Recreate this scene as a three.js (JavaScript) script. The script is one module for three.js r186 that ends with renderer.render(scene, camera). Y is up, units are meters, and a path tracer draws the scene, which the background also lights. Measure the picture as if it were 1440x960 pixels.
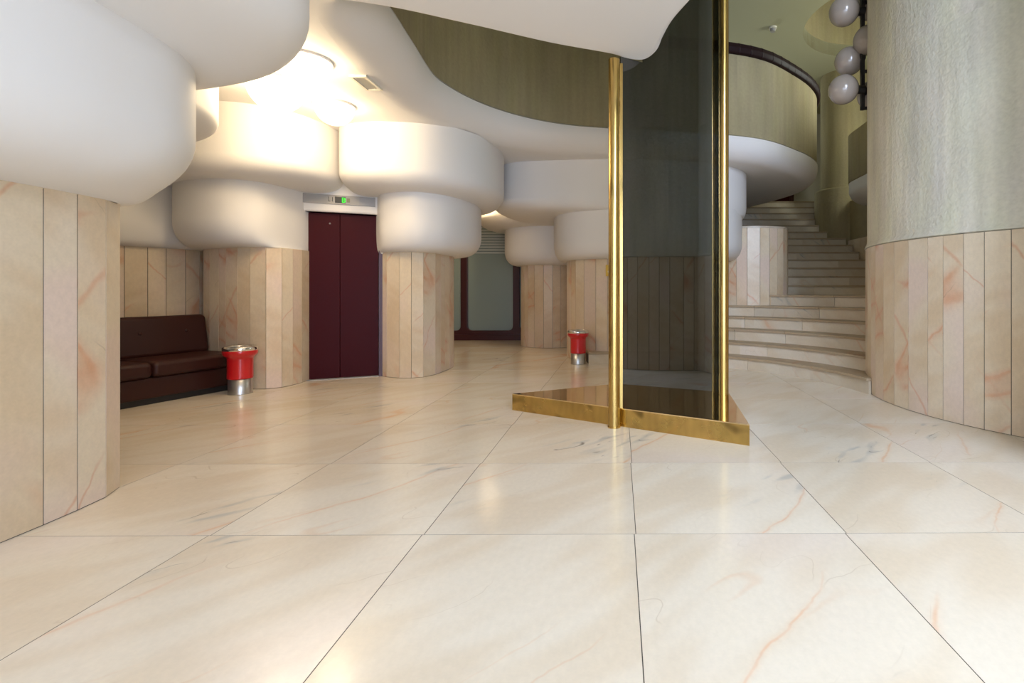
import * as THREE from 'three';
import { ImprovedNoise } from 'three/addons/math/ImprovedNoise.js';
import { RoundedBoxGeometry } from 'three/addons/geometries/RoundedBoxGeometry.js';
import { mergeGeometries } from 'three/addons/utils/BufferGeometryUtils.js';
import { RectAreaLightUniformsLib } from 'three/addons/lights/RectAreaLightUniformsLib.js';
import { FontLoader } from 'three/addons/loaders/FontLoader.js';
import { TextGeometry } from 'three/addons/geometries/TextGeometry.js';
RectAreaLightUniformsLib.init();

// ---------------------------------------------------------------- camera, sky, daylight, exposure
const scene = new THREE.Scene();
const camera = new THREE.PerspectiveCamera(2 * Math.atan(480 / 724) * 180 / Math.PI, 1.5, 0.05, 60);
camera.position.set(0, 1.1, 0);
camera.lookAt(0, 1.1, -1);
camera.setViewOffset(1440, 960, -155, 72, 1440, 960);
const renderer = new THREE.WebGLRenderer({ antialias: true });
renderer.toneMapping = THREE.LinearToneMapping;
renderer.toneMappingExposure = 1.12;
renderer.shadowMap.enabled = true;
scene.background = new THREE.Color(1.5, 1.8, 2.2);
function daylight(name, x, y, d, w, h, dir, color, power) {       // sky light entering a window of that size
  const l = new THREE.RectAreaLight(color, power, w, h);
  l.name = name; l.position.set(x, y, -d);
  l.lookAt(x + dir[0], y + dir[1], -d + dir[2]);
  scene.add(l); return l;
}
const DAY = new THREE.Color(0.72, 0.85, 1.15);
daylight('entrance_daylight', -0.55, 1.4, -2.4, 3.3, 2.5, [0, 0, -1], DAY, 2.8);
daylight('hall_daylight', 2.25, 4.15, -2.4, 2.0, 2.4, [0, 0, -1], DAY, 30);
daylight('doorway_daylight', 2.25, 1.45, -2.4, 2.0, 2.5, [0, 0, -1], DAY, 5);
daylight('gallery_daylight', 6.15, 4.6, 8.3, 1.7, 1.8, [-1, 0, 0], new THREE.Color(0.97, 1.0, 0.84), 9);
daylight('stair_daylight', 1.85, 4.65, 13.85, 2.6, 1.8, [0, 0, 1], new THREE.Color(0.97, 1.0, 0.84), 3.2);

// ---------------------------------------------------------------- helpers
let seed = 7;
const rnd = () => { seed = (seed * 1664525 + 1013904223) >>> 0; return seed / 4294967296; };
const R = (a) => a * Math.PI / 180;
const nz = new ImprovedNoise();
const N = (x, y, z) => nz.noise(x + 57.3, y + 31.7, z + 11.1);
const ss = (a, b, x) => { const t = Math.min(1, Math.max(0, (x - a) / (b - a))); return t * t * (3 - 2 * t); };
const taken = {};
function numbered(n) { taken[n] = (taken[n] ?? -1) + 1; return taken[n] ? n + '_' + String(taken[n]).padStart(3, '0') : n; }
function shade(o) { o.castShadow = o.receiveShadow = true; return o; }
function part(name, geo, mat, parent) { const m = shade(new THREE.Mesh(geo, mat)); m.name = name; parent.add(m); return m; }
function thing(name, label, category, pos = [0, 0, 0], turn = 0, group) {
  const o = new THREE.Group(); o.name = numbered(name); scene.add(o);
  o.position.set(...pos); o.rotation.y = turn; o.userData = { label, category };
  if (group) o.userData.group = group;
  return o;
}
function struct(name, label) {
  const o = new THREE.Group(); o.name = numbered(name); scene.add(o);
  o.userData = { label, kind: 'structure' };
  return o;
}
function box(x0, x1, y0, y1, d0, d1) {       // axis-aligned box from plan extents (d grows away from the camera)
  const g = new THREE.BoxGeometry(x1 - x0, y1 - y0, d1 - d0);
  g.translate((x0 + x1) / 2, (y0 + y1) / 2, -(d0 + d1) / 2);
  return g;
}
const bx = (w, h, d, x, y, z) => new THREE.BoxGeometry(w, h, d).translate(x, y, z);
const rbx = (w, h, d, x, y, z, r = 0.02, s = 3) => new RoundedBoxGeometry(w, h, d, s, r).translate(x, y, z);
const cyl = (r, h, x, y, z, n = 32, r2 = r) => new THREE.CylinderGeometry(r2, r, h, n).translate(x, y + h / 2, z);
const lathe = (pts, n = 40) => new THREE.LatheGeometry(pts.map((p) => new THREE.Vector2(p[0], p[1])), n);
// closed or open smooth plan curve -> dense [x, d] points
function smooth(pts, closed = true, n = 400) {
  const c = new THREE.CatmullRomCurve3(pts.map(([x, d]) => new THREE.Vector3(x, 0, d)), closed, 'centripetal');
  return c.getSpacedPoints(n).slice(0, closed ? n : n + 1).map((p) => [p.x, p.z]);
}
function circle(cx, cd, r, n = 24) { return Array.from({ length: n }, (_, i) => [cx + r * Math.sin(i / n * 2 * Math.PI), cd + r * Math.cos(i / n * 2 * Math.PI)]); }
const NA = 144;
function polar(pts, c) {                     // star-shaped outline sampled at NA angles round c
  const dense = smooth(pts, true, 900), out = [];
  const a = dense.map(([x, d]) => Math.atan2(d - c[1], x - c[0])), r = dense.map(([x, d]) => Math.hypot(x - c[0], d - c[1]));
  for (let i = 0; i < NA; i++) {
    const t = -Math.PI + (i + 0.5) / NA * 2 * Math.PI; let v = 0;
    for (let k = 0; k < a.length; k++) {
      const k2 = (k + 1) % a.length; let da = a[k2] - a[k]; if (da > Math.PI) da -= 2 * Math.PI; if (da < -Math.PI) da += 2 * Math.PI;
      let dt = t - a[k]; if (dt > Math.PI) dt -= 2 * Math.PI; if (dt < -Math.PI) dt += 2 * Math.PI;
      if (Math.abs(da) > 1e-9 && dt / da >= 0 && dt / da <= 1 && Math.abs(dt) < 1) { v = r[k] + (r[k2] - r[k]) * dt / da; break; }
    }
    out.push([c[0] + v * Math.cos(t), c[1] + v * Math.sin(t)]);
  }
  return out;
}
// rings of world points (x, y, d), optionally closed, to one smooth surface; uv in metres
function rings(list, closed = true) {
  const m = list[0].length, w = closed ? m + 1 : m, pos = [], uv = [], idx = [];
  const along = [0]; for (let i = 1; i < w; i++) { const p = list[list.length - 1][(i - 1) % m], q = list[list.length - 1][i % m]; along.push(along[i - 1] + Math.hypot(q[0] - p[0], q[2] - p[2])); }
  let v = 0;
  list.forEach((ring, j) => {
    if (j) { const p = list[j - 1][0], q = ring[0]; v += Math.hypot(q[0] - p[0], q[1] - p[1], q[2] - p[2]); }
    for (let i = 0; i < w; i++) { const p = ring[i % m]; pos.push(p[0], p[1], -p[2]); uv.push(along[i], v); }
  });
  for (let j = 0; j + 1 < list.length; j++) for (let i = 0; i + 1 < w; i++) { const a = j * w + i, b = a + 1, c = a + w, d = c + 1; idx.push(a, b, c, b, d, c); }
  const g = new THREE.BufferGeometry();
  g.setAttribute('position', new THREE.Float32BufferAttribute(pos, 3)); g.setAttribute('uv', new THREE.Float32BufferAttribute(uv, 2)); g.setIndex(idx);
  g.computeVertexNormals();
  if (closed) {
    const nn = g.attributes.normal, a = new THREE.Vector3(), b = new THREE.Vector3();
    for (let j = 0; j < list.length; j++) { a.fromBufferAttribute(nn, j * w); b.fromBufferAttribute(nn, j * w + m); a.add(b).normalize(); nn.setXYZ(j * w, a.x, a.y, a.z); nn.setXYZ(j * w + m, a.x, a.y, a.z); }
  }
  return g;
}
const lerp2 = (p, q, t) => [p[0] + (q[0] - p[0]) * t, p[1] + (q[1] - p[1]) * t];
// a plaster tier that swells out from outline a (at y0) to outline b and then rises to y1
function tier(a, b, y0, y1, rb, flat = 1) {
  const list = [a.map((p) => [p[0], y0 + 0.0, p[1]])], K = 14;
  for (let k = 1; k <= K; k++) { const s = k / K * Math.PI / 2, t = Math.pow(Math.sin(s), flat); const y = y0 + rb * (1 - Math.cos(s)); list.push(a.map((p, i) => { const q = lerp2(p, b[i], t); return [q[0], y, q[1]]; })); }
  for (let k = 1; k <= 4; k++) list.push(b.map((p) => [p[0], y0 + rb + (y1 - y0 - rb) * k / 4, p[1]]));
  return rings(list);
}
function prism(pts, y0, y1) {                // plan polygon [x, d] extruded from y0 to y1
  const s = new THREE.Shape(pts.map(([x, d]) => new THREE.Vector2(x, d)));
  const g = new THREE.ExtrudeGeometry(s, { depth: y1 - y0, bevelEnabled: false });
  g.rotateX(-Math.PI / 2); g.translate(0, y0, 0);      // (x, d, z) -> (x, z, -d)
  return g;
}

// ---------------------------------------------------------------- textures and materials
function tex(n, fn, srgb = true) {
  const data = new Uint8Array(n * n * 4);
  for (let j = 0; j < n; j++) for (let i = 0; i < n; i++) { const c = fn(i / n, j / n), o = (j * n + i) * 4; for (let k = 0; k < 3; k++) data[o + k] = Math.max(0, Math.min(255, Math.round(c[k] * 255))); data[o + 3] = 255; }
  const t = new THREE.DataTexture(data, n, n); t.magFilter = THREE.LinearFilter; t.minFilter = THREE.LinearMipmapLinearFilter; t.generateMipmaps = true;
  t.wrapS = t.wrapT = THREE.RepeatWrapping; if (srgb) t.colorSpace = THREE.SRGBColorSpace; t.needsUpdate = true; return t;
}
const mix3 = (a, b, t) => [a[0] + (b[0] - a[0]) * t, a[1] + (b[1] - a[1]) * t, a[2] + (b[2] - a[2]) * t];
const PANEL_M = 2.6, FLOOR_M = 3.2;
const panelTex = tex(1024, (u, v) => {
  const x = u * PANEL_M, y = v * PANEL_M;
  const wx = x + 0.07 * N(x * 1.7, y * 1.7, 3) + 0.02 * N(x * 8, y * 8, 5) + 0.006 * N(x * 30, y * 30, 6), wy = y + 0.07 * N(x * 1.7, y * 1.7, 9) + 0.02 * N(x * 8, y * 8, 1) + 0.006 * N(x * 30, y * 30, 8);
  const p = wx * 0.86 - wy * 0.51, q = wx * 0.51 + wy * 0.86, p2 = wx * 0.6 + wy * 0.8, q2 = -wx * 0.8 + wy * 0.6;
  let c = mix3([0.885, 0.820, 0.715], [0.85, 0.762, 0.635], ss(-0.4, 0.5, N(x * 2.1, y * 1.1, 2) + 0.5 * N(p * 4, q * 9, 4)));
  c = mix3(c, [0.89, 0.80, 0.74], 0.7 * ss(0.05, 0.5, N(x * 1.3, y * 1.6, 30)));
  const v1 = Math.abs(N(p * 0.5, q * 2.3, 7)), v2 = Math.abs(N(p2 * 0.6 + 4, q2 * 1.9, 17)), v3 = Math.abs(N(wx * 3.2, wy * 2.6, 27));
  c = mix3(c, [0.82, 0.58, 0.42], 0.80 * ss(0.045, 0.002, v1) * ss(0.0, 0.30, N(x * 1.5, y * 1.5, 40)) * (0.75 + 0.5 * N(x * 14, y * 14, 41)));
  c = mix3(c, [0.86, 0.68, 0.56], 0.45 * ss(0.14, 0.01, v1) * ss(0.0, 0.30, N(x * 1.5, y * 1.5, 40)));
  c = mix3(c, [0.83, 0.62, 0.49], 0.55 * ss(0.035, 0.0, v2) * ss(0.08, 0.32, N(x * 1.2, y * 1.6, 50)));
  c = mix3(c, [0.58, 0.51, 0.43], 0.35 * ss(0.02, 0.0, v3) * ss(0.3, 0.5, N(x * 2.7, y * 2.9, 60)));
  const f = 1 + 0.022 * N(x * 40, y * 25, 70) + 0.018 * N(x * 90, y * 90, 71);
  return c.map((k) => k * f);
});
const floorTex = tex(2048, (u, v) => {
  const x = u * FLOOR_M, y = v * FLOOR_M;
  const wx = x + 0.06 * N(x * 1.5, y * 1.5, 103) + 0.014 * N(x * 8, y * 8, 105) + 0.004 * N(x * 30, y * 30, 106), wy = y + 0.06 * N(x * 1.5, y * 1.5, 109) + 0.014 * N(x * 8, y * 8, 101) + 0.004 * N(x * 30, y * 30, 108);
  const p = wx * 0.72 - wy * 0.69, q = wx * 0.69 + wy * 0.72;
  let c = mix3([0.920, 0.880, 0.805], [0.895, 0.838, 0.745], ss(-0.4, 0.5, N(x * 1.8, y * 1.8, 102) + 0.6 * N(p * 2, q * 9, 104)));
  c = mix3(c, [0.93, 0.88, 0.835], 0.5 * ss(0.1, 0.5, N(x * 0.9, y * 1.2, 130)));
  const v1 = Math.abs(N(p * 0.35, q * 1.5, 107)), v2 = Math.abs(N(p * 0.7 + 3, q * 3.4, 117)), v3 = Math.abs(N(p * 2.0, q * 8, 127));
  const on = ss(0.05, 0.35, N(x * 0.9, y * 0.9, 140));
  c = mix3(c, [0.90, 0.735, 0.60], 0.85 * ss(0.022, 0.002, v1) * on * (0.7 + 0.6 * N(x * 12, y * 12, 141)));
  c = mix3(c, [0.91, 0.79, 0.68], 0.35 * ss(0.07, 0.0, v1) * on);
  c = mix3(c, [0.89, 0.76, 0.64], 0.5 * ss(0.024, 0.0, v2) * ss(0.1, 0.4, N(x * 1.2, y * 1.1, 150)));
  const grey = ss(0.20, 0.5, N(p * 0.8, q * 2.4, 160)), rough = ss(-0.1, 0.45, N(p * 5, q * 14, 161));
  c = mix3(c, [0.72, 0.72, 0.70], 0.60 * grey * ss(0.25, 0.0, v3) * rough);
  c = mix3(c, [0.48, 0.46, 0.43], 0.8 * grey * ss(0.03, 0.0, v3) * ss(0.12, 0.42, N(p * 7, q * 16, 163)));
  c = mix3(c, [0.70, 0.62, 0.52], 0.30 * ss(0.02, 0.0, Math.abs(N(p * 3, q * 7, 165))) * ss(0.2, 0.45, N(x * 2.3, y * 2.3, 166)));
  const f = 1 + 0.015 * N(x * 45, y * 30, 171) + 0.010 * N(x * 110, y * 110, 172);
  return c.map((k) => k * f);
});
const stuccoBump = tex(512, (u, v) => { const x = u * 2, y = v * 2; const k = 0.5 + 0.3 * N(x * 26, y * 20, 201) + 0.25 * N(x * 60, y * 48, 202) + 0.2 * N(x * 14, y * 1.2, 203); return [k, k, k]; }, false);
const stuccoTex = tex(512, (u, v) => { const x = u * 2, y = v * 2; const s = 0.93 + 0.05 * N(x * 13, y * 0.7, 211) + 0.05 * N(x * 3, y * 1.4, 212) + 0.03 * N(x * 30, y * 26, 213); return [s, s * (1 + 0.015 * N(x * 5, y * 2, 214)), s * (0.99 + 0.03 * N(x * 6, y, 215))]; });
stuccoBump.repeat.set(0.5, 0.5); stuccoTex.repeat.set(0.5, 0.5);
const brassTex = tex(512, (u, v) => { const k = 0.9 + 0.08 * N(u * 6, v * 6, 301) + 0.06 * N(u * 40, v * 14, 302) - 0.25 * ss(0.3, 0.6, N(u * 9, v * 9, 303)); return [k, k * (0.99 + 0.02 * N(u * 12, v * 12, 304)), k * 0.97]; });
const brassRough = tex(256, (u, v) => { const k = 0.24 + 0.08 * N(u * 9, v * 5, 311) + 0.05 * N(u * 40, v * 40, 312); return [k, k, k]; }, false);
const M = {};
const std = (o) => new THREE.MeshStandardMaterial(o), phy = (o) => new THREE.MeshPhysicalMaterial(o);
const lin = (r, g, b) => new THREE.Color().setRGB(r, g, b);
M.white = std({ color: lin(0.80, 0.775, 0.74), roughness: 0.62 });
M.ceiling = std({ color: lin(0.80, 0.77, 0.73), roughness: 0.7 });
M.stucco = std({ color: lin(0.80, 0.76, 0.63), roughness: 0.85, map: stuccoTex, bumpMap: stuccoBump, bumpScale: 0.006 });
M.olive = std({ color: lin(0.40, 0.335, 0.19), roughness: 0.85, map: stuccoTex, bumpMap: stuccoBump, bumpScale: 0.004 });
M.hallceil = std({ color: lin(0.40, 0.38, 0.24), roughness: 0.85 });
M.panel = [[1, 1, 1], [0.97, 0.955, 0.935], [1, 0.98, 0.96], [0.94, 0.925, 0.90], [0.98, 0.97, 0.975]].map((c) => phy({ color: lin(...c), roughness: 0.3, map: panelTex, specularIntensity: 0.8 }));
M.tile = [[1, 1, 1], [0.97, 0.96, 0.945], [1, 0.98, 0.96], [0.95, 0.94, 0.93]].map((c) => phy({ color: lin(...c), roughness: 0.17, map: floorTex }));
M.tread = std({ color: lin(0.50, 0.43, 0.34), roughness: 0.45, map: floorTex });
M.step = [[0.80, 0.78, 0.74], [0.72, 0.70, 0.66], [0.86, 0.84, 0.80]].map((c) => std({ color: lin(...c), roughness: 0.35, map: floorTex }));
M.grout = std({ color: lin(0.07, 0.055, 0.04), roughness: 0.9 });
M.brass = std({ color: lin(0.70, 0.49, 0.17), metalness: 1, roughness: 1, map: brassTex, roughnessMap: brassRough });
M.brassTop = std({ color: lin(0.86, 0.66, 0.36), metalness: 1, roughness: 0.07 });
M.smoke = phy({ color: lin(0.16, 0.185, 0.185), roughness: 0.02, transmission: 1, thickness: 0, ior: 2.15 });
M.leather = phy({ color: lin(0.036, 0.009, 0.006), roughness: 0.42, specularIntensity: 0.6 });
M.black = std({ color: lin(0.012, 0.010, 0.010), roughness: 0.5 });
M.door = phy({ color: lin(0.048, 0.004, 0.006), roughness: 0.45, specularIntensity: 0.18 });
M.frame = std({ color: lin(0.055, 0.010, 0.012), roughness: 0.4 });
M.rail = phy({ color: lin(0.014, 0.004, 0.005), roughness: 0.55, specularIntensity: 0.4 });
M.chrome = std({ color: lin(0.80, 0.79, 0.77), metalness: 1, roughness: 0.14 });
M.steel = std({ color: lin(0.62, 0.61, 0.59), metalness: 1, roughness: 0.35 });
M.red = phy({ color: lin(0.62, 0.006, 0.010), roughness: 0.3, clearcoat: 0.5 });
M.frost = phy({ color: lin(0.30, 0.37, 0.34), roughness: 0.35 });
M.slat = std({ color: lin(0.62, 0.66, 0.63), roughness: 0.5 });
M.opal = phy({ color: lin(0.33, 0.28, 0.235), roughness: 0.18, clearcoat: 0.6, clearcoatRoughness: 0.08 });
M.glow = std({ color: lin(0.9, 0.88, 0.82), roughness: 0.3, emissive: lin(1.0, 0.9, 0.72), emissiveIntensity: 2.6 });
M.plate = std({ color: lin(0.34, 0.32, 0.29), metalness: 0.25, roughness: 0.5 });
M.display = std({ color: lin(0.012, 0.012, 0.012), roughness: 0.25 });
M.green = std({ color: lin(0.02, 0.3, 0.02), emissive: lin(0.04, 1.0, 0.03), emissiveIntensity: 0.8, roughness: 0.5 });
M.glass = phy({ color: lin(0.95, 0.97, 0.97), roughness: 0.0, transmission: 1, thickness: 0 });
M.yellow = std({ color: lin(0.75, 0.50, 0.06), roughness: 0.5 });
M.cream = std({ color: lin(0.75, 0.70, 0.58), roughness: 0.5 });
M.outer = std({ color: lin(0.55, 0.52, 0.44), roughness: 0.9 });

// ---------------------------------------------------------------- structure: floor of marble slabs
const floor = struct('floor', 'polished cream marble floor of large square slabs');
part('floor_bed', box(-7.6, 6.6, -0.25, -0.0006, -2.8, 14.2), M.grout, floor);
const TS = 0.955, GAP = 0.0036, turnF = R(0.45);
function slabUV(g, w, h, u0, v0, m) {
  const p = g.attributes.position, n = g.attributes.normal, uv = [];
  for (let i = 0; i < p.count; i++) { const ax = Math.abs(n.getX(i)), ay = Math.abs(n.getY(i)); const a = ax > 0.5 ? p.getZ(i) : p.getX(i), b = ay > 0.5 ? p.getZ(i) : p.getY(i); uv.push(u0 + (a + w / 2) / m, v0 + (b + h / 2) / m); }
  g.setAttribute('uv', new THREE.Float32BufferAttribute(uv, 2)); return g;
}
for (let i = -8; i < 6; i++) for (let k = -5; k < 11; k++) {
  const w = TS - GAP, g = slabUV(new THREE.BoxGeometry(w, 0.02, w), w, w, rnd() * 0.68, rnd() * 0.68, FLOOR_M);
  const t = part('floor_tile', g, M.tile[Math.floor(rnd() * 4)], floor);
  const lx = 0.058 + (i + 0.5) * TS, ld = 2.325 + (k + 0.5) * TS;
  t.position.set(lx * Math.cos(turnF) - 0 * ld, -0.01, -(ld + lx * Math.sin(turnF)));
  t.rotation.y = turnF + [0, 0, Math.PI][Math.floor(rnd() * 3)];
}

// ---------------------------------------------------------------- structure: outer shell
const wl = struct('wall_left', 'plain plaster wall closing the left side'); part('plaster', box(-7.6, -7.4, 0, 6.2, -2.8, 14.2), M.outer, wl);
const wb = struct('wall_back', 'plain plaster wall closing the far end');
part('plaster', mergeGeometries([box(-7.6, 0.5, 0, 6.2, 14.0, 14.2), box(3.2, 6.6, 0, 6.2, 14.0, 14.2), box(0.5, 3.2, 0, 3.7, 14.0, 14.2), box(0.5, 3.2, 5.6, 6.2, 14.0, 14.2)]), M.outer, wb);
const wr = struct('wall_right', 'olive plaster wall of the stair hall'); part('plaster', mergeGeometries([box(6.3, 6.5, 0, 3.6, -2.8, 14.2), box(6.3, 6.5, 5.6, 7.4, -2.8, 14.2), box(6.3, 6.5, 3.6, 5.6, -2.8, 7.4), box(6.3, 6.5, 3.6, 5.6, 9.2, 14.2)]), M.olive, wr);
const wf = struct('wall_front', 'entrance wall with tall glazed openings');
part('plaster', mergeGeometries([box(-7.6, -2.2, 0, 6.2, -2.8, -2.6), box(-2.2, 1.1, 2.7, 6.2, -2.8, -2.6), box(1.1, 1.2, 0, 6.2, -2.8, -2.6), box(3.3, 6.6, 0, 6.2, -2.8, -2.6), box(1.2, 3.3, 5.4, 6.2, -2.8, -2.6)]), M.outer, wf);
function glazing(name, x0, x1, y0, y1, cols, rows) {
  const w = struct(name, 'glazed entrance screen with dark frames'), fr = [];
  for (let i = 0; i <= cols; i++) { const x = x0 + (x1 - x0) * i / cols; fr.push(box(x - 0.03, x + 0.03, y0, y1, -2.74, -2.66)); }
  for (let j = 0; j <= rows; j++) { const y = y0 + (y1 - y0) * j / rows; fr.push(box(x0, x1, y - 0.03, y + 0.03, -2.735, -2.665)); }
  part('window_frame', mergeGeometries(fr), M.frame, w);
  for (let i = 0; i < cols; i++) for (let j = 0; j < rows; j++) part('pane', box(x0 + (x1 - x0) * i / cols + 0.03, x0 + (x1 - x0) * (i + 1) / cols - 0.03, y0 + (y1 - y0) * j / rows + 0.03, y0 + (y1 - y0) * (j + 1) / rows - 0.03, -2.702, -2.698), M.glass, w);
}
glazing('window_1', -2.2, 1.1, 0, 2.7, 3, 1);
glazing('window_2', 1.2, 3.3, 0, 5.4, 2, 3);
{ const w = struct('window_3', 'upper floor window behind the balcony'); part('window_frame', mergeGeometries([box(1.82, 1.88, 3.76, 5.54, 14.06, 14.14), box(0.5, 3.2, 3.7, 3.76, 14.06, 14.14), box(0.5, 3.2, 5.54, 5.6, 14.06, 14.14)]), M.frame, w); part('pane', box(0.5, 1.82, 3.76, 5.54, 14.098, 14.102), M.glass, w); part('pane', box(1.88, 3.2, 3.76, 5.54, 14.098, 14.102), M.glass, w); }

{ const w = struct('window_5', 'gallery window behind the stucco column'); part('window_frame', mergeGeometries([box(6.36, 6.44, 3.6, 3.66, 7.4, 9.2), box(6.36, 6.44, 5.54, 5.6, 7.4, 9.2)]), M.frame, w); part('pane', box(6.398, 6.402, 3.66, 5.54, 7.4, 9.2), M.glass, w); }

// upper ceiling of the hall with a round opening
{
  const c = struct('ceiling_001', 'green tinted upper ceiling of the stair hall with round opening');
  const s = new THREE.Shape([[-7.6, -2.8], [6.6, -2.8], [6.6, 14.2], [-7.6, 14.2]].map((p) => new THREE.Vector2(...p)));
  const hole = new THREE.Path(circle(4.75, 9.15, 1.45, 48).map((p) => new THREE.Vector2(...p)).reverse()); s.holes.push(hole);
  const g = new THREE.ExtrudeGeometry(s, { depth: 0.25, bevelEnabled: false }); g.rotateX(-Math.PI / 2); g.translate(0, 5.9, 0);
  part('slab', g, M.hallceil, c);
  const ring = circle(4.75, 9.15, 1.45, 48); part('drum_wall', rings([ring.map((p) => [p[0], 5.9, p[1]]), ring.map((p) => [p[0], 7.2, p[1]])]), M.olive, c);
  part('drum_top', prism(circle(4.75, 9.15, 1.6, 32), 7.2, 7.3), M.hallceil, c);
}

// ---------------------------------------------------------------- lower ceiling slab with swelling edge, balcony parapet
const CY = 3.0;
const arc = []; for (let a = -83; a <= -4; a += 8) arc.push([2.33 * Math.sin(R(a)), 5.1 + 2.33 * Math.cos(R(a))]);
const edgePts = [[1.5, -2.6, .06], [1.3, -1, .06], [1.12, 0.5, .06], [0.82, 2.0, .06], [0.60, 2.8, .06], [0.455, 3.28, .06], [0.32, 3.66, .06], [0.262, 3.95, .06], [0.235, 4.13, .06], [0.165, 4.235, .06], [0.05, 4.215, .06], [-0.06, 4.14, .06], [-0.53, 3.95, .06], [-1.1, 3.66, .06], [-1.62, 3.42, .06], [-1.92, 3.36, .10], [-2.10, 3.55, .24], [-2.2, 3.95, .38], [-2.29, 4.5, .42],
  ...arc.slice(0).map(([x, d]) => [x, d, 0.37]), [0.6, 7.55, .34], [1.35, 7.62, .28], [1.95, 7.82, .26], [2.5, 8.27, .25], [2.98, 8.8, .25], [3.28, 9.35, .25], [3.38, 10.05, .25], [3.1, 11.2, .25], [2.68, 12.3, .25], [2.4, 14.0, .25]];
const ec = new THREE.CatmullRomCurve3(edgePts.map(([x, d, r]) => new THREE.Vector3(x, r, d)), false, 'centripetal');
const E = ec.getPoints(420).map((p) => ({ x: p.x, d: p.z, r: p.y }));
E.forEach((e, i) => { const a = E[Math.max(0, i - 1)], b = E[Math.min(E.length - 1, i + 1)]; const l = Math.hypot(b.x - a.x, b.d - a.d); e.nx = (b.d - a.d) / l; e.nd = -(b.x - a.x) / l; });
{ // outward is towards the opening: test against a point inside it
  const k = E.reduce((best, e, i) => (Math.hypot(e.x + 0.2, e.d - 7.3) < Math.hypot(E[best].x + 0.2, E[best].d - 7.3) ? i : best), 0);
  if (E[k].nx * (0 - E[k].x) + E[k].nd * (5.1 - E[k].d) < 0) E.forEach((e) => { e.nx *= -1; e.nd *= -1; });
}
const off = (e, o, y) => [e.x + e.nx * o, y, e.d + e.nd * o];
{
  const c = struct('ceiling', 'white sculpted plaster ceiling with swelling rounded edge');
  const poly = [...E.map((e) => [e.x, e.d]), [-7.5, 14.0], [-7.5, -2.6]];
  part('soffit', prism(poly, CY, CY + 0.30), M.ceiling, c);
  const list = []; for (let k = 0; k <= 12; k++) { const s = k / 12 * Math.PI / 2; list.push(E.map((e) => off(e, e.r * Math.sin(s), CY + Math.min(0.32, Math.max(0.12, e.r)) * (1 - Math.cos(s))))); }
  list.push(E.map((e) => off(e, e.r, CY + 0.32)));
  part('rounded_edge', rings(list, false), M.ceiling, c);
  part('upper_floor', rings([E.map((e) => off(e, e.r, CY + 0.33)), E.map((e) => off(e, -0.3, CY + 0.33))], false), M.ceiling, c);
}
{
  const p = thing('balcony_parapet', 'olive stucco balcony parapet curving round the opening with dark padded handrail', 'parapet');
  const T = 4.52;
  part('parapet_wall', rings([E.map((e) => off(e, e.r - 0.012, CY + 0.31)), E.map((e) => off(e, e.r - 0.012, CY + 0.8)), E.map((e) => off(e, e.r - 0.012, T)), E.map((e) => off(e, e.r - 0.15, T)), E.map((e) => off(e, e.r - 0.15, CY + 0.31))], false), M.olive, p);
  const pr = []; for (let k = 0; k <= 12; k++) { const a = k / 12 * 2 * Math.PI, cx = Math.cos(a), sy = Math.sin(a); pr.push([-0.075 + 0.125 * Math.sign(cx) * Math.pow(Math.abs(cx), 0.55), T + 0.055 + 0.085 * Math.sign(sy) * Math.pow(Math.abs(sy), 0.55)]); }
  const rail = part('handrail', rings(pr.map(([o, y]) => E.map((e) => off(e, e.r + o, y))), false), M.rail, p);
  rail.userData.label = 'dark burgundy wrapped handrail';
  // the wrapping shows as bands near the turning end
  for (let i = 318; i < 372; i += 3) { const e = E[i]; const g = rings(pr.map(([o, y]) => [-0.012, 0, 0.012].map((s, q) => { const oo = -0.075 + (o + 0.075) * (q === 1 ? 1.04 : 1.0), yy = T + 0.055 + (y - T - 0.055) * (q === 1 ? 1.04 : 1.0); return [e.x + e.nx * (e.r + oo) - e.nd * s, yy, e.d + e.nd * (e.r + oo) + e.nx * s]; })), false); part('wrap_band', g, M.rail, rail); }
}

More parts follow.
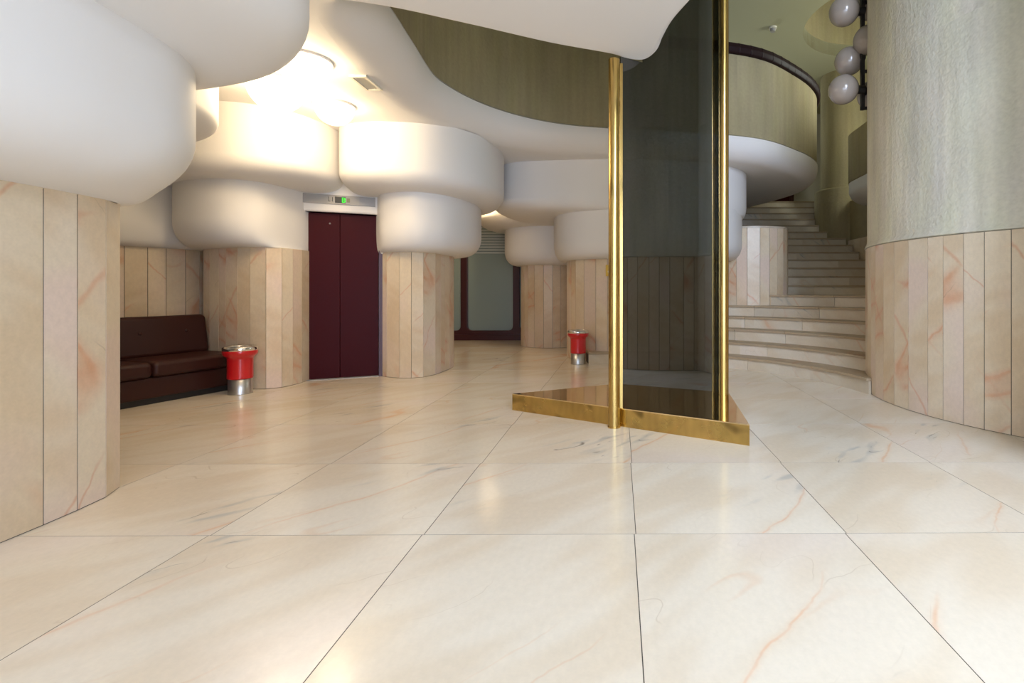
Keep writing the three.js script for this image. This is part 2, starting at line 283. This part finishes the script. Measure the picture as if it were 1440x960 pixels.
// ---------------------------------------------------------------- columns
const PH = 1.58;
function panels(curve, closed, y0, y1, w, parent, thick = 0.03, from = 0, to = 1) {     // flat marble slabs set along a plan curve
  const dense = smooth(curve, closed, 1200); if (closed) dense.push(dense[0]);
  let len = [0]; for (let i = 1; i < dense.length; i++) len.push(len[i - 1] + Math.hypot(dense[i][0] - dense[i - 1][0], dense[i][1] - dense[i - 1][1]));
  const L = len[len.length - 1], n = Math.max(1, Math.round(L * (to - from) / w));
  const at = (s) => { let k = 1; while (k < len.length - 1 && len[k] < s) k++; const t = (s - len[k - 1]) / (len[k] - len[k - 1]); return lerp2(dense[k - 1], dense[k], t); };
  const cut = [0]; for (let i = 0; i < n; i++) cut.push(cut[i] + 0.75 + 0.5 * rnd()); const tot = cut[n];
  let area = 0; for (let i = 1; i < dense.length; i++) area += dense[i - 1][0] * dense[i][1] - dense[i][0] * dense[i - 1][1];
  const corners = [];
  for (let i = 0; i < n; i++) {
    const a = at(L * (from + (to - from) * cut[i] / tot)), b = at(L * (from + (to - from) * cut[i + 1] / tot));
    const dx = b[0] - a[0], dd = b[1] - a[1], l = Math.hypot(dx, dd), h = y1 - y0;
    const g = slabUV(new THREE.BoxGeometry(l - 0.006, h, thick), l, h, rnd() * 0.85, rnd() * 0.35, PANEL_M);
    const m = part('marble_panel', g, M.panel[Math.floor(rnd() * M.panel.length)], parent);
    const sgn = closed ? (area > 0 ? 1 : -1) : 1, nx = dd / l * sgn, nd = -dx / l * sgn;
    m.position.set((a[0] + b[0]) / 2 - nx * thick / 2, (y0 + y1) / 2, -((a[1] + b[1]) / 2 - nd * thick / 2));
    m.rotation.y = Math.atan2(dd, dx);
    corners.push(a);
  }
  return corners;
}
const shrink = (pts, c, k) => pts.map((p) => { const r = Math.hypot(p[0] - c[0], p[1] - c[1]); return lerp2(c, p, (r - k) / r); });
function column(name, label, c, base, t1, t2, o = {}) {
  const g = thing(name, label, 'column', [0, 0, 0], 0, o.group);
  const w = o.w ?? 0.185, H0 = o.y0 ?? 0;
  const core = shrink(panels(base, true, H0 + 0.004, PH, w, g), c, 0.006);
  part('core', rings([core.map((p) => [p[0], H0, p[1]]), core.map((p) => [p[0], PH - 0.004, p[1]])]), M.grout, g);
  const a = polar(shrink(base, c, 0.01), c);
  const b = polar(t1, c);
  const lower = part('lower_tier', tier(a, b, PH, 2.36, o.r1 ?? 0.29, o.f1 ?? 0.62), M.white, g);
  const up = polar(t2, c);
  part('upper_tier', tier(b.map((p) => lerp2(c, p, 0.97)), up, 2.28, CY + 0.02, o.r2 ?? 0.2, o.f2 ?? 0.6), M.white, g);
  return g;
}
column('marble_column', 'marble clad column at the left edge under a huge white plaster capital', [-3.0, 1.7],
  [[-2.70, 1.2], [-2.70, 1.9], [-2.705, 2.3], [-2.715, 2.51], [-2.735, 2.68], [-2.775, 2.84], [-2.95, 2.97], [-3.25, 2.97], [-3.5, 2.7], [-3.55, 1.6], [-3.4, 0.6], [-3.0, 0.3], [-2.75, 0.6]],
  [[-2.15, 0.6], [-2.14, 1.5], [-2.16, 2.2], [-2.24, 2.65], [-2.5, 2.98], [-2.95, 3.08], [-3.5, 3.0], [-3.85, 2.4], [-3.9, 1.0], [-3.3, 0.0], [-2.5, 0.05]],
  [[-1.52, 0.6], [-1.48, 1.5], [-1.5, 2.2], [-1.64, 2.7], [-2.0, 3.05], [-2.6, 3.15], [-3.4, 3.15], [-4.0, 2.7], [-4.1, 0.8], [-3.4, -0.4], [-2.1, -0.3]], { r1: 0.34, f1: 0.62, r2: 0.24, f2: 0.5 });
column('marble_column', 'column hidden behind the left front column, only its bright white upper capital showing', [-4.0, 3.5], circle(-4, 3.5, 0.28), circle(-4, 3.5, 0.38), circle(-4, 3.5, 0.99), { r2: 0.15 });
column('marble_column', 'marble column left of the elevator beside the red bin, under tiered white capital', [-4.45, 6.35],
  [[-5.05, 6.2], [-4.55, 5.86], [-4.15, 5.73], [-3.9, 5.76], [-3.82, 5.97], [-3.86, 6.4], [-4.2, 6.9], [-4.9, 6.9]],
  [[-5.25, 6.2], [-5.0, 5.72], [-4.55, 5.48], [-4.2, 5.45], [-3.97, 5.6], [-3.87, 5.95], [-3.88, 6.5], [-4.3, 7.0], [-5.1, 6.9]],
  [[-5.6, 6.2], [-5.3, 5.55], [-4.6, 5.2], [-3.9, 5.2], [-3.52, 5.5], [-3.40, 5.95], [-3.5, 6.5], [-4.2, 7.0], [-5.3, 6.9]], { w: 0.165 });
column('marble_column', 'marble clad wall of the seating alcove behind the brown sofa', [-6.2, 5.2],
  [[-5.13, 6.25], [-5.5, 5.3], [-5.95, 4.1], [-6.4, 3.7], [-6.9, 4.4], [-6.7, 6.2], [-5.8, 6.8], [-5.25, 6.7]],
  [[-5.0, 6.25], [-5.3, 5.25], [-5.75, 4.0], [-6.3, 3.5], [-7.0, 4.3], [-6.8, 6.2], [-5.8, 6.9], [-5.15, 6.75]],
  [[-4.8, 6.25], [-4.95, 5.2], [-5.45, 3.9], [-6.3, 3.2], [-7.2, 4.3], [-6.9, 6.2], [-5.8, 7.0], [-5.0, 6.85]]);
column('marble_column', 'marble column right of the elevator under double white plaster capital', [-2.9, 7.15],
  [[-3.16, 6.66], [-2.85, 6.46], [-2.6, 6.45], [-2.47, 6.6], [-2.42, 7.0], [-2.45, 7.5], [-2.7, 7.9], [-3.1, 7.95], [-3.4, 7.6], [-3.4, 7.0]],
  [[-3.15, 6.6], [-2.9, 6.28], [-2.5, 6.17], [-2.22, 6.38], [-2.07, 6.8], [-2.04, 7.3], [-2.2, 7.9], [-2.8, 8.3], [-3.4, 8.0], [-3.5, 7.2]],
  [[-3.42, 6.35], [-3.28, 5.98], [-2.85, 5.8], [-2.2, 5.9], [-1.82, 6.3], [-1.68, 6.9], [-1.75, 7.6], [-2.2, 8.4], [-3.0, 8.6], [-3.6, 8.0], [-3.6, 7.0]], { w: 0.18 });
column('marble_column', 'farthest marble column beside the frosted window with cream panels', [-1.42, 10.4], circle(-1.42, 10.4, 0.62), circle(-1.42, 10.4, 0.93), circle(-1.5, 10.4, 1.35), { w: 0.17 });
column('marble_column', 'wide marble column behind the second red bin and the brass screen', [0.4, 9.1],
  [[-0.95, 9.3], [-0.9, 8.5], [-0.75, 8.15], [-0.45, 7.93], [0, 7.83], [0.6, 7.83], [1.2, 8.0], [1.6, 8.4], [1.75, 9.0], [1.6, 10.0], [0.4, 10.6], [-0.7, 10.2]],
  [[-1.15, 9.3], [-1.1, 8.4], [-0.85, 7.87], [-0.4, 7.6], [0.2, 7.5], [1.0, 7.58], [1.7, 7.95], [1.98, 8.5], [2.0, 9.3], [1.7, 10.3], [0.4, 10.9], [-0.8, 10.4]],
  [[-2.1, 9.0], [-2.05, 8.2], [-1.65, 7.68], [-0.9, 7.52], [0, 7.47], [1.0, 7.6], [1.7, 7.95], [2.05, 8.5], [2.05, 9.4], [1.7, 10.5], [0.3, 11.0], [-1.4, 10.6]]);
function stuccoColumn(label, c, r, y0 = 0) {
  const g = thing('stucco_column', label, 'column');
  const core = shrink(panels(circle(c[0], c[1], r, 48), true, y0 + 0.004, PH - 0.02, 0.185, g), c, 0.006); part('core', rings([core.map((p) => [p[0], y0, p[1]]), core.map((p) => [p[0], PH - 0.02, p[1]])]), M.grout, g);
  const s = polar(circle(c[0], c[1], r - 0.02, 48), c), lip = polar(circle(c[0], c[1], r + 0.004, 48), c), inn = polar(circle(c[0], c[1], r - 0.2, 48), c);
  part('plaster_shaft', rings([inn.map((p) => [p[0], PH - 0.018, p[1]]), lip.map((p) => [p[0], PH - 0.016, p[1]]), lip.map((p) => [p[0], PH, p[1]]), s.map((p) => [p[0], PH + 0.05, p[1]]), ...[1, 2, 3, 4, 5].map((k) => s.map((p) => [p[0], PH + 0.05 + (5.92 - PH - 0.05) * k / 5, p[1]]))]), M.stucco, g);
}
stuccoColumn('massive round column with white stucco shaft and pink marble base right of the stairs', [4.65, 5.05], 2.05);
stuccoColumn('stucco column with marble base cut off by the right edge of the picture', [4.72, 2.55], 2.08);

// ---------------------------------------------------------------- stairs
const CX = 0, CD = 5.1;
const pol = (r, a) => [CX + r * Math.sin(a), CD + r * Math.cos(a)];
function sector(r0, r1, a0, a1, y0, y1, n = 8) {
  const pts = []; for (let i = 0; i <= n; i++) pts.push(pol(r0, a0 + (a1 - a0) * i / n)); for (let i = n; i >= 0; i--) pts.push(pol(r1, a0 + (a1 - a0) * i / n));
  const g = prism(pts, y0, y1), uv = g.attributes.uv, p = g.attributes.position, nn = g.attributes.normal, u0 = rnd() * 0.5, v0 = rnd() * 0.5;
  for (let i = 0; i < uv.count; i++) uv.setXY(i, u0 + p.getX(i) / FLOOR_M + (Math.abs(nn.getY(i)) > 0.5 ? 0 : 0.3 * p.getZ(i) / FLOOR_M), v0 + (Math.abs(nn.getY(i)) > 0.5 ? p.getZ(i) : p.getY(i)) / FLOOR_M);
  return g;
}
const RISE = 0.17;
{
  const st = thing('curved_staircase', 'worn white marble staircase with curved lower steps turning up behind the column', 'staircase');
  for (let k = 0; k < 6; k++) {
    const r = (k ? 2.6 : 2.63) + 0.32 * k, X = (r * r + 4.65 * 4.65 - 2.07 * 2.07) / (2 * 4.65), a1 = k === 0 ? R(82.5) : Math.acos(Math.min(1, Math.max(-1, Math.sqrt(Math.max(0, r * r - X * X)) / r))) + R(1.5), a0 = R(k === 0 ? -11 : 18);
    const y0 = k * RISE, y1 = y0 + RISE, joint = [R(41), R(44), R(46), R(47.5), R(49), R(50)][k] , cuts = [a0, (a0 + joint) / 2, joint, a1];
    for (let i = 0; i < 3; i++) {
      const b0 = cuts[i] + 0.0008, b1 = cuts[i + 1] - 0.0008;
      part('riser_slab', sector(r, r + 0.03, b0, b1, y0, y1 - 0.032), M.step[Math.floor(rnd() * 3)], st);
      part('tread_slab', sector(r - 0.026, r + 0.345, b0, b1, y1 - 0.03, y1), M.tread, st);
    }
    part('step_core', sector(r + 0.032, r + 0.4, a0, a1, 0.001, y1 - 0.033, 16), M.grout, st);
  }
  // landing and straight upper flight
  const land = []; for (let a = 18; a <= 64; a += 4) land.push(pol(4.52, R(a))); land.push([4.9, 7.0], [4.9, 9.2], [1.5, 9.2]);
  part('landing', prism(land, 0.9, 1.018), M.step[0], st);
  let d = 9.15;
  for (let i = 0; i < 13; i++) {
    const y0 = 6 * RISE + i * RISE, y1 = y0 + RISE, go = i < 7 ? 0.3 : 0.22, x1 = i < 7 ? 4.76 : 4.6, cutx = 3.1 + rnd() * 1.2;
    for (const [a, b] of [[2.5, cutx - 0.001], [cutx + 0.001, x1]]) {
      const w = b - a;
      part('riser_slab', slabUV(bx(w, RISE - 0.032, 0.03, 0, 0, 0), w, RISE, rnd() * 0.4, rnd() * 0.8, FLOOR_M), M.step[Math.floor(rnd() * 3)], st).position.set((a + b) / 2, y0 + (RISE - 0.032) / 2, -(d + 0.015));
      part('tread_slab', slabUV(bx(w, 0.03, go + 0.05, 0, 0, 0), w, go, rnd() * 0.4, rnd() * 0.8, FLOOR_M), M.tread, st).position.set((a + b) / 2, y1 - 0.015, -(d - 0.018 + (go + 0.05) / 2));
    }
    part('step_core', box(2.5, x1, 0.9, y1 - 0.033, d + 0.032, d + go + 0.04), M.grout, st);
    d += go;
  }
  part('upper_landing', box(2.3, 6.2, 3.0, 3.23, d, 13.9), M.step[0], st);
}
{ // curved curb continuing the first step round the column
  const nw = thing('stair_newel', 'low rounded marble wall beside the upper stairs', 'stair wall');
  const pts = [[1.6, 9.0], [1.9, 8.58], [2.3, 8.48], [2.7, 8.62], [2.9, 9.0], [2.94, 9.6], [2.9, 10.6], [2.3, 10.9], [1.7, 10.2]], c = [2.3, 9.6];
  const core = shrink(panels(pts, true, 0.62, 2.13, 0.17, nw), c, 0.006); part('core', rings([core.map((p) => [p[0], 0.62, p[1]]), core.map((p) => [p[0], 2.13, p[1]])]), M.grout, nw);
  part('coping', prism(polar(pts, c), 2.132, 2.16), M.step[1], nw);
}
{
  const dw = thing('stair_dado', 'marble dado and olive wall along the right side of the upper stairs', 'stair wall');
  panels([[4.78, 10.9], [4.78, 9.5], [4.78, 8.2], [4.78, 7.0]], false, 1.02, 2.15, 0.3, dw, 0.04);
  part('plaster', box(4.86, 5.1, 1.0, 3.0, 7.0, 11.2), M.olive, dw);
}
{
  const pc = thing('gallery_column', 'round olive column on a wider pedestal at the top of the stairs', 'column');
  const c = [5.0, 11.6], a = polar(circle(c[0], c[1], 0.63), c), b = polar(circle(c[0], c[1], 0.5), c);
  part('pedestal', rings([a.map((p) => [p[0], 1.02, p[1]]), a.map((p) => [p[0], 2, p[1]]), a.map((p) => [p[0], 3.29, p[1]]), a.map((p) => lerp2([p[0], p[1]], c, 0.04)).map((p) => [p[0], 3.33, p[1]]), b.map((p) => [p[0], 3.33, p[1]])]), M.olive, pc);
  part('shaft', rings([b.map((p) => [p[0], 3.3, p[1]]), b.map((p) => [p[0], 5.92, p[1]])]), M.olive, pc);
}
{
  const gp = thing('gallery_parapet', 'yellowish upper gallery parapet with rounded white underside above the stairs', 'parapet');
  const S = [[4.25, 7.2], [4.36, 8.4], [4.45, 9.4], [4.50, 10.2], [4.62, 10.42], [4.9, 10.5]], L = smooth(S, false, 60);
  const nrm = L.map((p, i) => { const a = L[Math.max(0, i - 1)], b = L[Math.min(60, i + 1)], l = Math.hypot(b[0] - a[0], b[1] - a[1]); return [-(b[1] - a[1]) / l, (b[0] - a[0]) / l]; });
  const o2 = (k, y) => L.map((p, i) => [p[0] + nrm[i][0] * k, y, p[1] + nrm[i][1] * k]);
  const list = []; for (let k = 0; k <= 8; k++) { const s = k / 8 * Math.PI / 2; list.push(o2(-0.35 + 0.35 * Math.sin(s), 2.78 + 0.28 * (1 - Math.cos(s)))); } list.push(o2(0, 3.22));
  part('rounded_underside', rings(list, false), M.white, gp);
  part('parapet_wall', rings([o2(0.0, 3.225), o2(0.015, 3.23), o2(0.015, 4.16), o2(-0.14, 4.16), o2(-0.14, 3.2)], false), M.olive, gp);
}
{
  const du = thing('stairhead_door', 'dark burgundy door at the top of the stairs', 'door');
  part('door_leaf', box(3.4, 4.5, 3.23, 5.3, 13.85, 13.93), M.door, du); part('door_frame', mergeGeometries([box(3.3, 3.4, 3.23, 5.4, 13.8, 13.95), box(4.5, 4.6, 3.23, 5.4, 13.8, 13.95), box(3.3, 4.6, 5.3, 5.4, 13.8, 13.95)]), M.frame, du);
}

// ---------------------------------------------------------------- elevator
{
  const th = R(24.7), pos = [-3.54, 0, -6.46];
  const el = thing('elevator_door', 'dark burgundy two leaf elevator door between marble columns', 'elevator', pos, th);
  for (const s of [-1, 1]) { const lf = part('door_leaf', rbx(0.436, 2.05, 0.03, s * 0.2195, 1.03, 0, 0.004, 1), M.door, el); if (s < 0) part('screw', new THREE.SphereGeometry(0.012, 12, 8).translate(-0.11, 1.93, 0.015), M.steel, lf); }
  part('door_frame', mergeGeometries([bx(0.05, 2.1, 0.12, -0.466, 1.05, 0.02), bx(0.05, 2.1, 0.12, 0.466, 1.05, 0.02), bx(0.98, 0.03, 0.12, 0, 2.075, 0.02)]), M.frame, el);
  part('threshold', bx(0.88, 0.008, 0.10, 0, 0.004, 0.03), M.plate, el);
  part('shaft_back', bx(1.1, 2.2, 0.04, 0, 1.1, -0.08), M.black, el);
  const tr = struct('trim_1', 'white plaster surround above the elevator door'); tr.position.set(...pos); tr.rotation.y = th;
  part('plaster', mergeGeometries([rbx(1.5, 1.0, 0.2, 0, 2.56, 0.0, 0.03, 3), rbx(0.24, 1.5, 0.2, -0.575, 2.31, 0.0, 0.03, 3), rbx(0.24, 1.5, 0.2, 0.575, 2.31, 0.0, 0.03, 3)]), M.white, tr);
  const fi = thing('floor_indicator', 'brushed metal floor indicator with green letter B above elevator', 'indicator', [pos[0] + Math.sin(th) * 0.106, 2.215, pos[2] + Math.cos(th) * 0.106], th);
  part('plate', rbx(0.80, 0.115, 0.014, 0, 0.0, 0, 0.004, 2), M.plate, fi);
  part('end_panel', bx(0.17, 0.105, 0.004, 0.305, 0, 0.008), std({ color: lin(0.30, 0.29, 0.28), metalness: 0.3, roughness: 0.5 }), fi);
  part('display', bx(0.115, 0.075, 0.006, 0.01, 0, 0.008), M.display, fi);
  const font = await new FontLoader().loadAsync('fonts/droid/droid_sans_bold.typeface.json');
  const tg = (s, size, x, y, z) => { const g = new TextGeometry(s, { font, size, depth: 0.002, curveSegments: 4 }); g.translate(x, y, z); return g; };
  part('letter', tg('B', 0.062, 0.02, -0.031, 0.0115), M.green, fi);
  part('engraving', mergeGeometries([bx(0.006, 0.055, 0.003, -0.115, 0.005, 0.008), bx(0.022, 0.006, 0.003, -0.107, -0.022, 0.008), bx(0.006, 0.055, 0.003, -0.075, 0.002, 0.008)]), M.display, fi);
  part('lamp_window', bx(0.036, 0.05, 0.004, 0.098, 0, 0.008), std({ color: lin(0.20, 0.20, 0.10), roughness: 0.4 }), fi);
  const cp = thing('call_panel', 'dark call button strip on the left jamb of the elevator', 'call panel', [pos[0] - Math.cos(th) * 0.462 + Math.sin(th) * 0.09, 1.25, pos[2] + Math.sin(th) * 0.462 + Math.cos(th) * 0.09], th);
  part('strip', rbx(0.03, 0.42, 0.02, 0, 0.06, 0, 0.004, 1), M.black, cp); part('button_plate', rbx(0.03, 0.09, 0.02, 0.0, -0.16, 0.008, 0.003, 1), M.cream, cp);
  part('button', new THREE.CylinderGeometry(0.008, 0.008, 0.01, 12).rotateX(Math.PI / 2).translate(0, -0.15, 0.02), M.steel, cp);
}

// ---------------------------------------------------------------- frosted window at the far end
{
  const w = struct('window_4', 'frosted glass screen in dark burgundy frame at the far end'), D = 11.4;
  const xs = [-4.6, -3.49, -2.34, -1.2];
  const s = new THREE.Shape([[-4.66, 0], [-1.1, 0], [-1.1, 2.95], [-4.66, 2.95]].map((p) => new THREE.Vector2(...p)));
  for (let i = 0; i < 3; i++) {
    const x0 = xs[i] + 0.06, x1 = xs[i + 1] - 0.06, y0 = 0.2, y1 = 2.85, r = 0.13, h = new THREE.Path();
    h.moveTo(x0 + r, y0); h.lineTo(x1 - r, y0); h.quadraticCurveTo(x1, y0, x1, y0 + r); h.lineTo(x1, y1); h.lineTo(x0, y1); h.lineTo(x0, y0 + r); h.quadraticCurveTo(x0, y0, x0 + r, y0); s.holes.push(h);
  }
  part('window_frame', new THREE.ExtrudeGeometry(s, { depth: 0.08, bevelEnabled: true, bevelSize: 0.012, bevelThickness: 0.012, bevelSegments: 2, curveSegments: 8 }).translate(0, 0, -D - 0.04), M.frame, w);
  for (let i = 0; i < 3; i++) {
    part('pane', box(xs[i] + 0.04, xs[i + 1] - 0.04, 0.18, 2.9, D + 0.03, D + 0.05), M.frost, w);
    for (let k = 0; k < 12; k++) part('slat', rbx(xs[i + 1] - xs[i] - 0.14, 0.035, 0.02, (xs[i] + xs[i + 1]) / 2, 1.93 + k * 0.062, -(D + 0.012), 0.006, 1), M.slat, w);
  }
  part('plinth', box(-4.7, -1.1, 0, 0.13, D - 0.09, D - 0.02), M.frame, w);
}

// ---------------------------------------------------------------- brass and dark glass screen
{
  const C = [-0.05, 4.17], Rr = [0.90, 3.64], L = [-1.01, 4.73], B = [0.99, 4.80], T = [-0.05, 5.24];
  const sc = thing('brass_glass_screen', 'smoked glass screen between brass posts on a low brass plinth', 'glass screen');
  const base = part('plinth', prism([L, Rr, B, T], 0.0, 0.142), M.brass, sc);
  const uv = base.geometry.attributes.uv, p = base.geometry.attributes.position; for (let i = 0; i < uv.count; i++) uv.setXY(i, p.getX(i) * 0.7, p.getY(i) * 0.7 + p.getZ(i) * 0.3);
  part('plinth_top', prism([L, C, T], 0.142, 0.15), M.brassTop, sc);
  part('plinth_top', prism([C, Rr, B], 0.142, 0.15), M.brassTop, sc);
  part('plinth_top', prism([C, B, T], 0.142, 0.15), M.brassTop, sc);
  const post = (x, d, h, y = 0) => { const q = part('post', cyl(0.046, h, x, y, -d, 32), M.brass, sc); return q; };
  post(-0.065, 4.135, 2.95); part('post_collar', cyl(0.052, 0.012, -0.065, 0, -4.135), M.brass, sc);
  part('glazing_bar', box(-0.018, 0.004, 0.15, 2.93, 4.15, 4.20), M.brass, sc);
  post(0.925, 4.70, 4.9, 0.15);
  const dir = [B[0] - C[0], B[1] - C[1]], len = Math.hypot(...dir), s = new THREE.Shape([[0.04, 0.15], [len - 0.11, 0.15], [len - 0.11, 5.0], [0.26, 5.0], [0.26, 3.0], [0.04, 3.0]].map((q) => new THREE.Vector2(...q)));
  const g = new THREE.ExtrudeGeometry(s, { depth: 0.012, bevelEnabled: false }).translate(0, 0, -0.006);
  const pane = part('pane', g, M.smoke, sc); pane.position.set(C[0], 0, -C[1]); pane.rotation.y = Math.atan2(dir[1], dir[0]); pane.userData.label = 'smoked dark glass pane';
}

// ---------------------------------------------------------------- sofa
{
  const th = Math.atan2(0.92, 0.28);           // local x runs along the sofa, away from the camera; front is local +z
  const so = thing('sofa', 'dark brown leather sofa with buttoned back in the marble alcove', 'sofa', [-4.87, 0, -5.05], th);
  part('plinth', rbx(1.75, 0.07, 0.66, 0, 0.035, 0.0, 0.01), M.black, so);
  part('base', rbx(1.8, 0.20, 0.72, 0, 0.16, 0, 0.02), M.leather, so);
  for (const s of [-1, 1]) part('seat_cushion', rbx(0.895, 0.15, 0.74, s * 0.45, 0.335, 0.03, 0.045, 5), M.leather, so);
  for (const s of [-1, 1]) {
    const b = part('back_cushion', rbx(0.895, 0.44, 0.17, 0, 0, 0, 0.05, 5), M.leather, so); b.position.set(s * 0.45, 0.60, -0.27); b.rotation.x = -0.16;
    for (const k of [-1, 1]) part('button', new THREE.SphereGeometry(0.022, 14, 8).scale(1, 1, 0.5).translate(k * 0.22, 0.04, 0.086), M.leather, b);
  }
  part('back_frame', rbx(1.8, 0.66, 0.06, 0, 0.36, -0.37, 0.02), M.leather, so);
}

// ---------------------------------------------------------------- bins
function bin(label, x, d) {
  const b = thing('ashtray_bin', label, 'bin', [x, 0, -d], 0, 'red ashtray bins');
  part('chrome_base', lathe([[0, 0], [0.112, 0], [0.112, 0.006], [0.108, 0.012], [0.108, 0.165], [0, 0.165]]), M.steel, b);
  part('body', lathe([[0, 0.16], [0.113, 0.162], [0.116, 0.17], [0.116, 0.37], [0.122, 0.39], [0.140, 0.405], [0.156, 0.425], [0.158, 0.455], [0.15, 0.465], [0, 0.465]]), M.red, b);
  part('rim', lathe([[0.10, 0.44], [0.150, 0.452], [0.160, 0.470], [0.158, 0.492], [0.140, 0.508], [0.118, 0.508], [0.105, 0.496], [0.10, 0.47]]), M.chrome, b);
  part('opening', lathe([[0, 0.475], [0.106, 0.475], [0.106, 0.48], [0, 0.48]]), M.black, b);
}
bin('red ashtray bin with chrome rim beside the brown sofa', -4.08, 5.5);
bin('red ashtray bin by the curb of the wide column left of the brass post', -0.66, 7.72);
{ const y = thing('alarm_box', 'small yellow box on the marble behind the brass post', 'alarm box', [-0.20, 1.40, -7.80]); part('housing', rbx(0.10, 0.17, 0.06, 0, 0, 0, 0.008), M.yellow, y); part('button', new THREE.CylinderGeometry(0.018, 0.018, 0.012, 16).rotateX(Math.PI / 2).translate(0, -0.02, 0.034), M.cream, y); }

// ---------------------------------------------------------------- ceiling lamps
function lamp(label, x, d, r, power) {
  const l = thing('globe_lamp', label, 'lamp', [x, CY, -d], 0, 'glowing globe lamps on the low ceiling');
  part('ceiling_rose', new THREE.TorusGeometry(r * 1.0, 0.012, 8, 40).rotateX(Math.PI / 2).translate(0, -0.006, 0), M.white, l);
  part('globe', new THREE.SphereGeometry(r, 40, 28).translate(0, -r * 0.12, 0), M.glow, l);
  const p = new THREE.PointLight(new THREE.Color(1.0, 0.76, 0.46), power * 1.5); p.position.set(0, -r * 0.62, 0); p.castShadow = true; p.shadow.radius = r * 0.42 / 0.02; l.add(p);
}
lamp('large glowing globe lamp at the edge of the left front capital', -3.17, 4.72, 0.235, 1.2);
lamp('glowing globe lamp half hidden above the left front capital', -2.62, 4.25, 0.2, 0.9);
lamp('glowing globe lamp above the elevator', -2.95, 5.28, 0.185, 0.8);
lamp('globe lamp glowing between the far capitals', -2.55, 9.4, 0.185, 3);
{
  const v = thing('ceiling_vent', 'small white rectangular ceiling vent above the lobby', 'vent', [-2.335, CY, -4.7]);
  part('frame', mergeGeometries([bx(0.15, 0.02, 0.02, 0, -0.01, 0.15), bx(0.15, 0.02, 0.02, 0, -0.01, -0.15), bx(0.02, 0.02, 0.28, 0.065, -0.01, 0), bx(0.02, 0.02, 0.28, -0.065, -0.01, 0)]), M.cream, v);
  for (let k = 0; k < 5; k++) part('louver', new THREE.BoxGeometry(0.016, 0.003, 0.28).rotateZ(0.6).translate(-0.044 + k * 0.022, -0.008, 0), M.cream, v);
}

// ---------------------------------------------------------------- unlit globe sconce by the stairs
{
  const sc = thing('globe_sconce', 'unlit cluster of opal globes on a black bracket beside the stucco column', 'wall lamp', [2.80, 3.2, -6.0]);
  part('bracket', mergeGeometries([bx(0.04, 1.9, 0.04, 0, 0.95, 0), bx(0.04, 1.9, 0.04, 0.16, 0.95, 0), ...[0.02, 0.45, 0.9, 1.4, 1.85].map((y) => bx(0.2, 0.03, 0.03, 0.08, y, 0))]), M.black, sc);
  for (const [px, py, d, r] of [[1187, 16, 6.0, 0.168], [1221, 56, 5.95, 0.165], [1194, 86, 6.15, 0.165], [1186, 126, 6.0, 0.168], [1226, 133, 6.1, 0.165], [1224, 8, 6.15, 0.165]]) {
    const x = (px - 875) / 724 * d - 2.80, y = 1.1 + (408 - py) / 724 * d - 3.2, z = -(d - 6.0);
    const gl = part('globe', new THREE.SphereGeometry(r, 36, 24).translate(x, y, z), M.opal, sc);
    const to = new THREE.Vector3(x, y, z), fromP = new THREE.Vector3(0.02, y, 0), dirv = to.clone().sub(fromP), m = fromP.clone().add(to).multiplyScalar(0.5);
    const a = new THREE.CylinderGeometry(0.05, 0.05, Math.max(0.05, dirv.length() - r * 0.9), 18); a.applyQuaternion(new THREE.Quaternion().setFromUnitVectors(new THREE.Vector3(0, 1, 0), dirv.clone().normalize()));
    const near = fromP.clone().add(dirv.clone().normalize().multiplyScalar(Math.max(0.03, (dirv.length() - r * 0.9) / 2))); a.translate(near.x, near.y, near.z);
    part('socket', a, M.black, gl);
  }
}
{ const s = thing('smoke_detector', 'small round detector on the upper hall ceiling', 'detector', [2.75, 5.9, -9.4]); part('base', cyl(0.07, 0.03, 0, -0.03, 0), M.cream, s); part('sensor', cyl(0.045, 0.05, 0, -0.08, 0, 24, 0.055), M.plate, s); }

renderer.render(scene, camera);
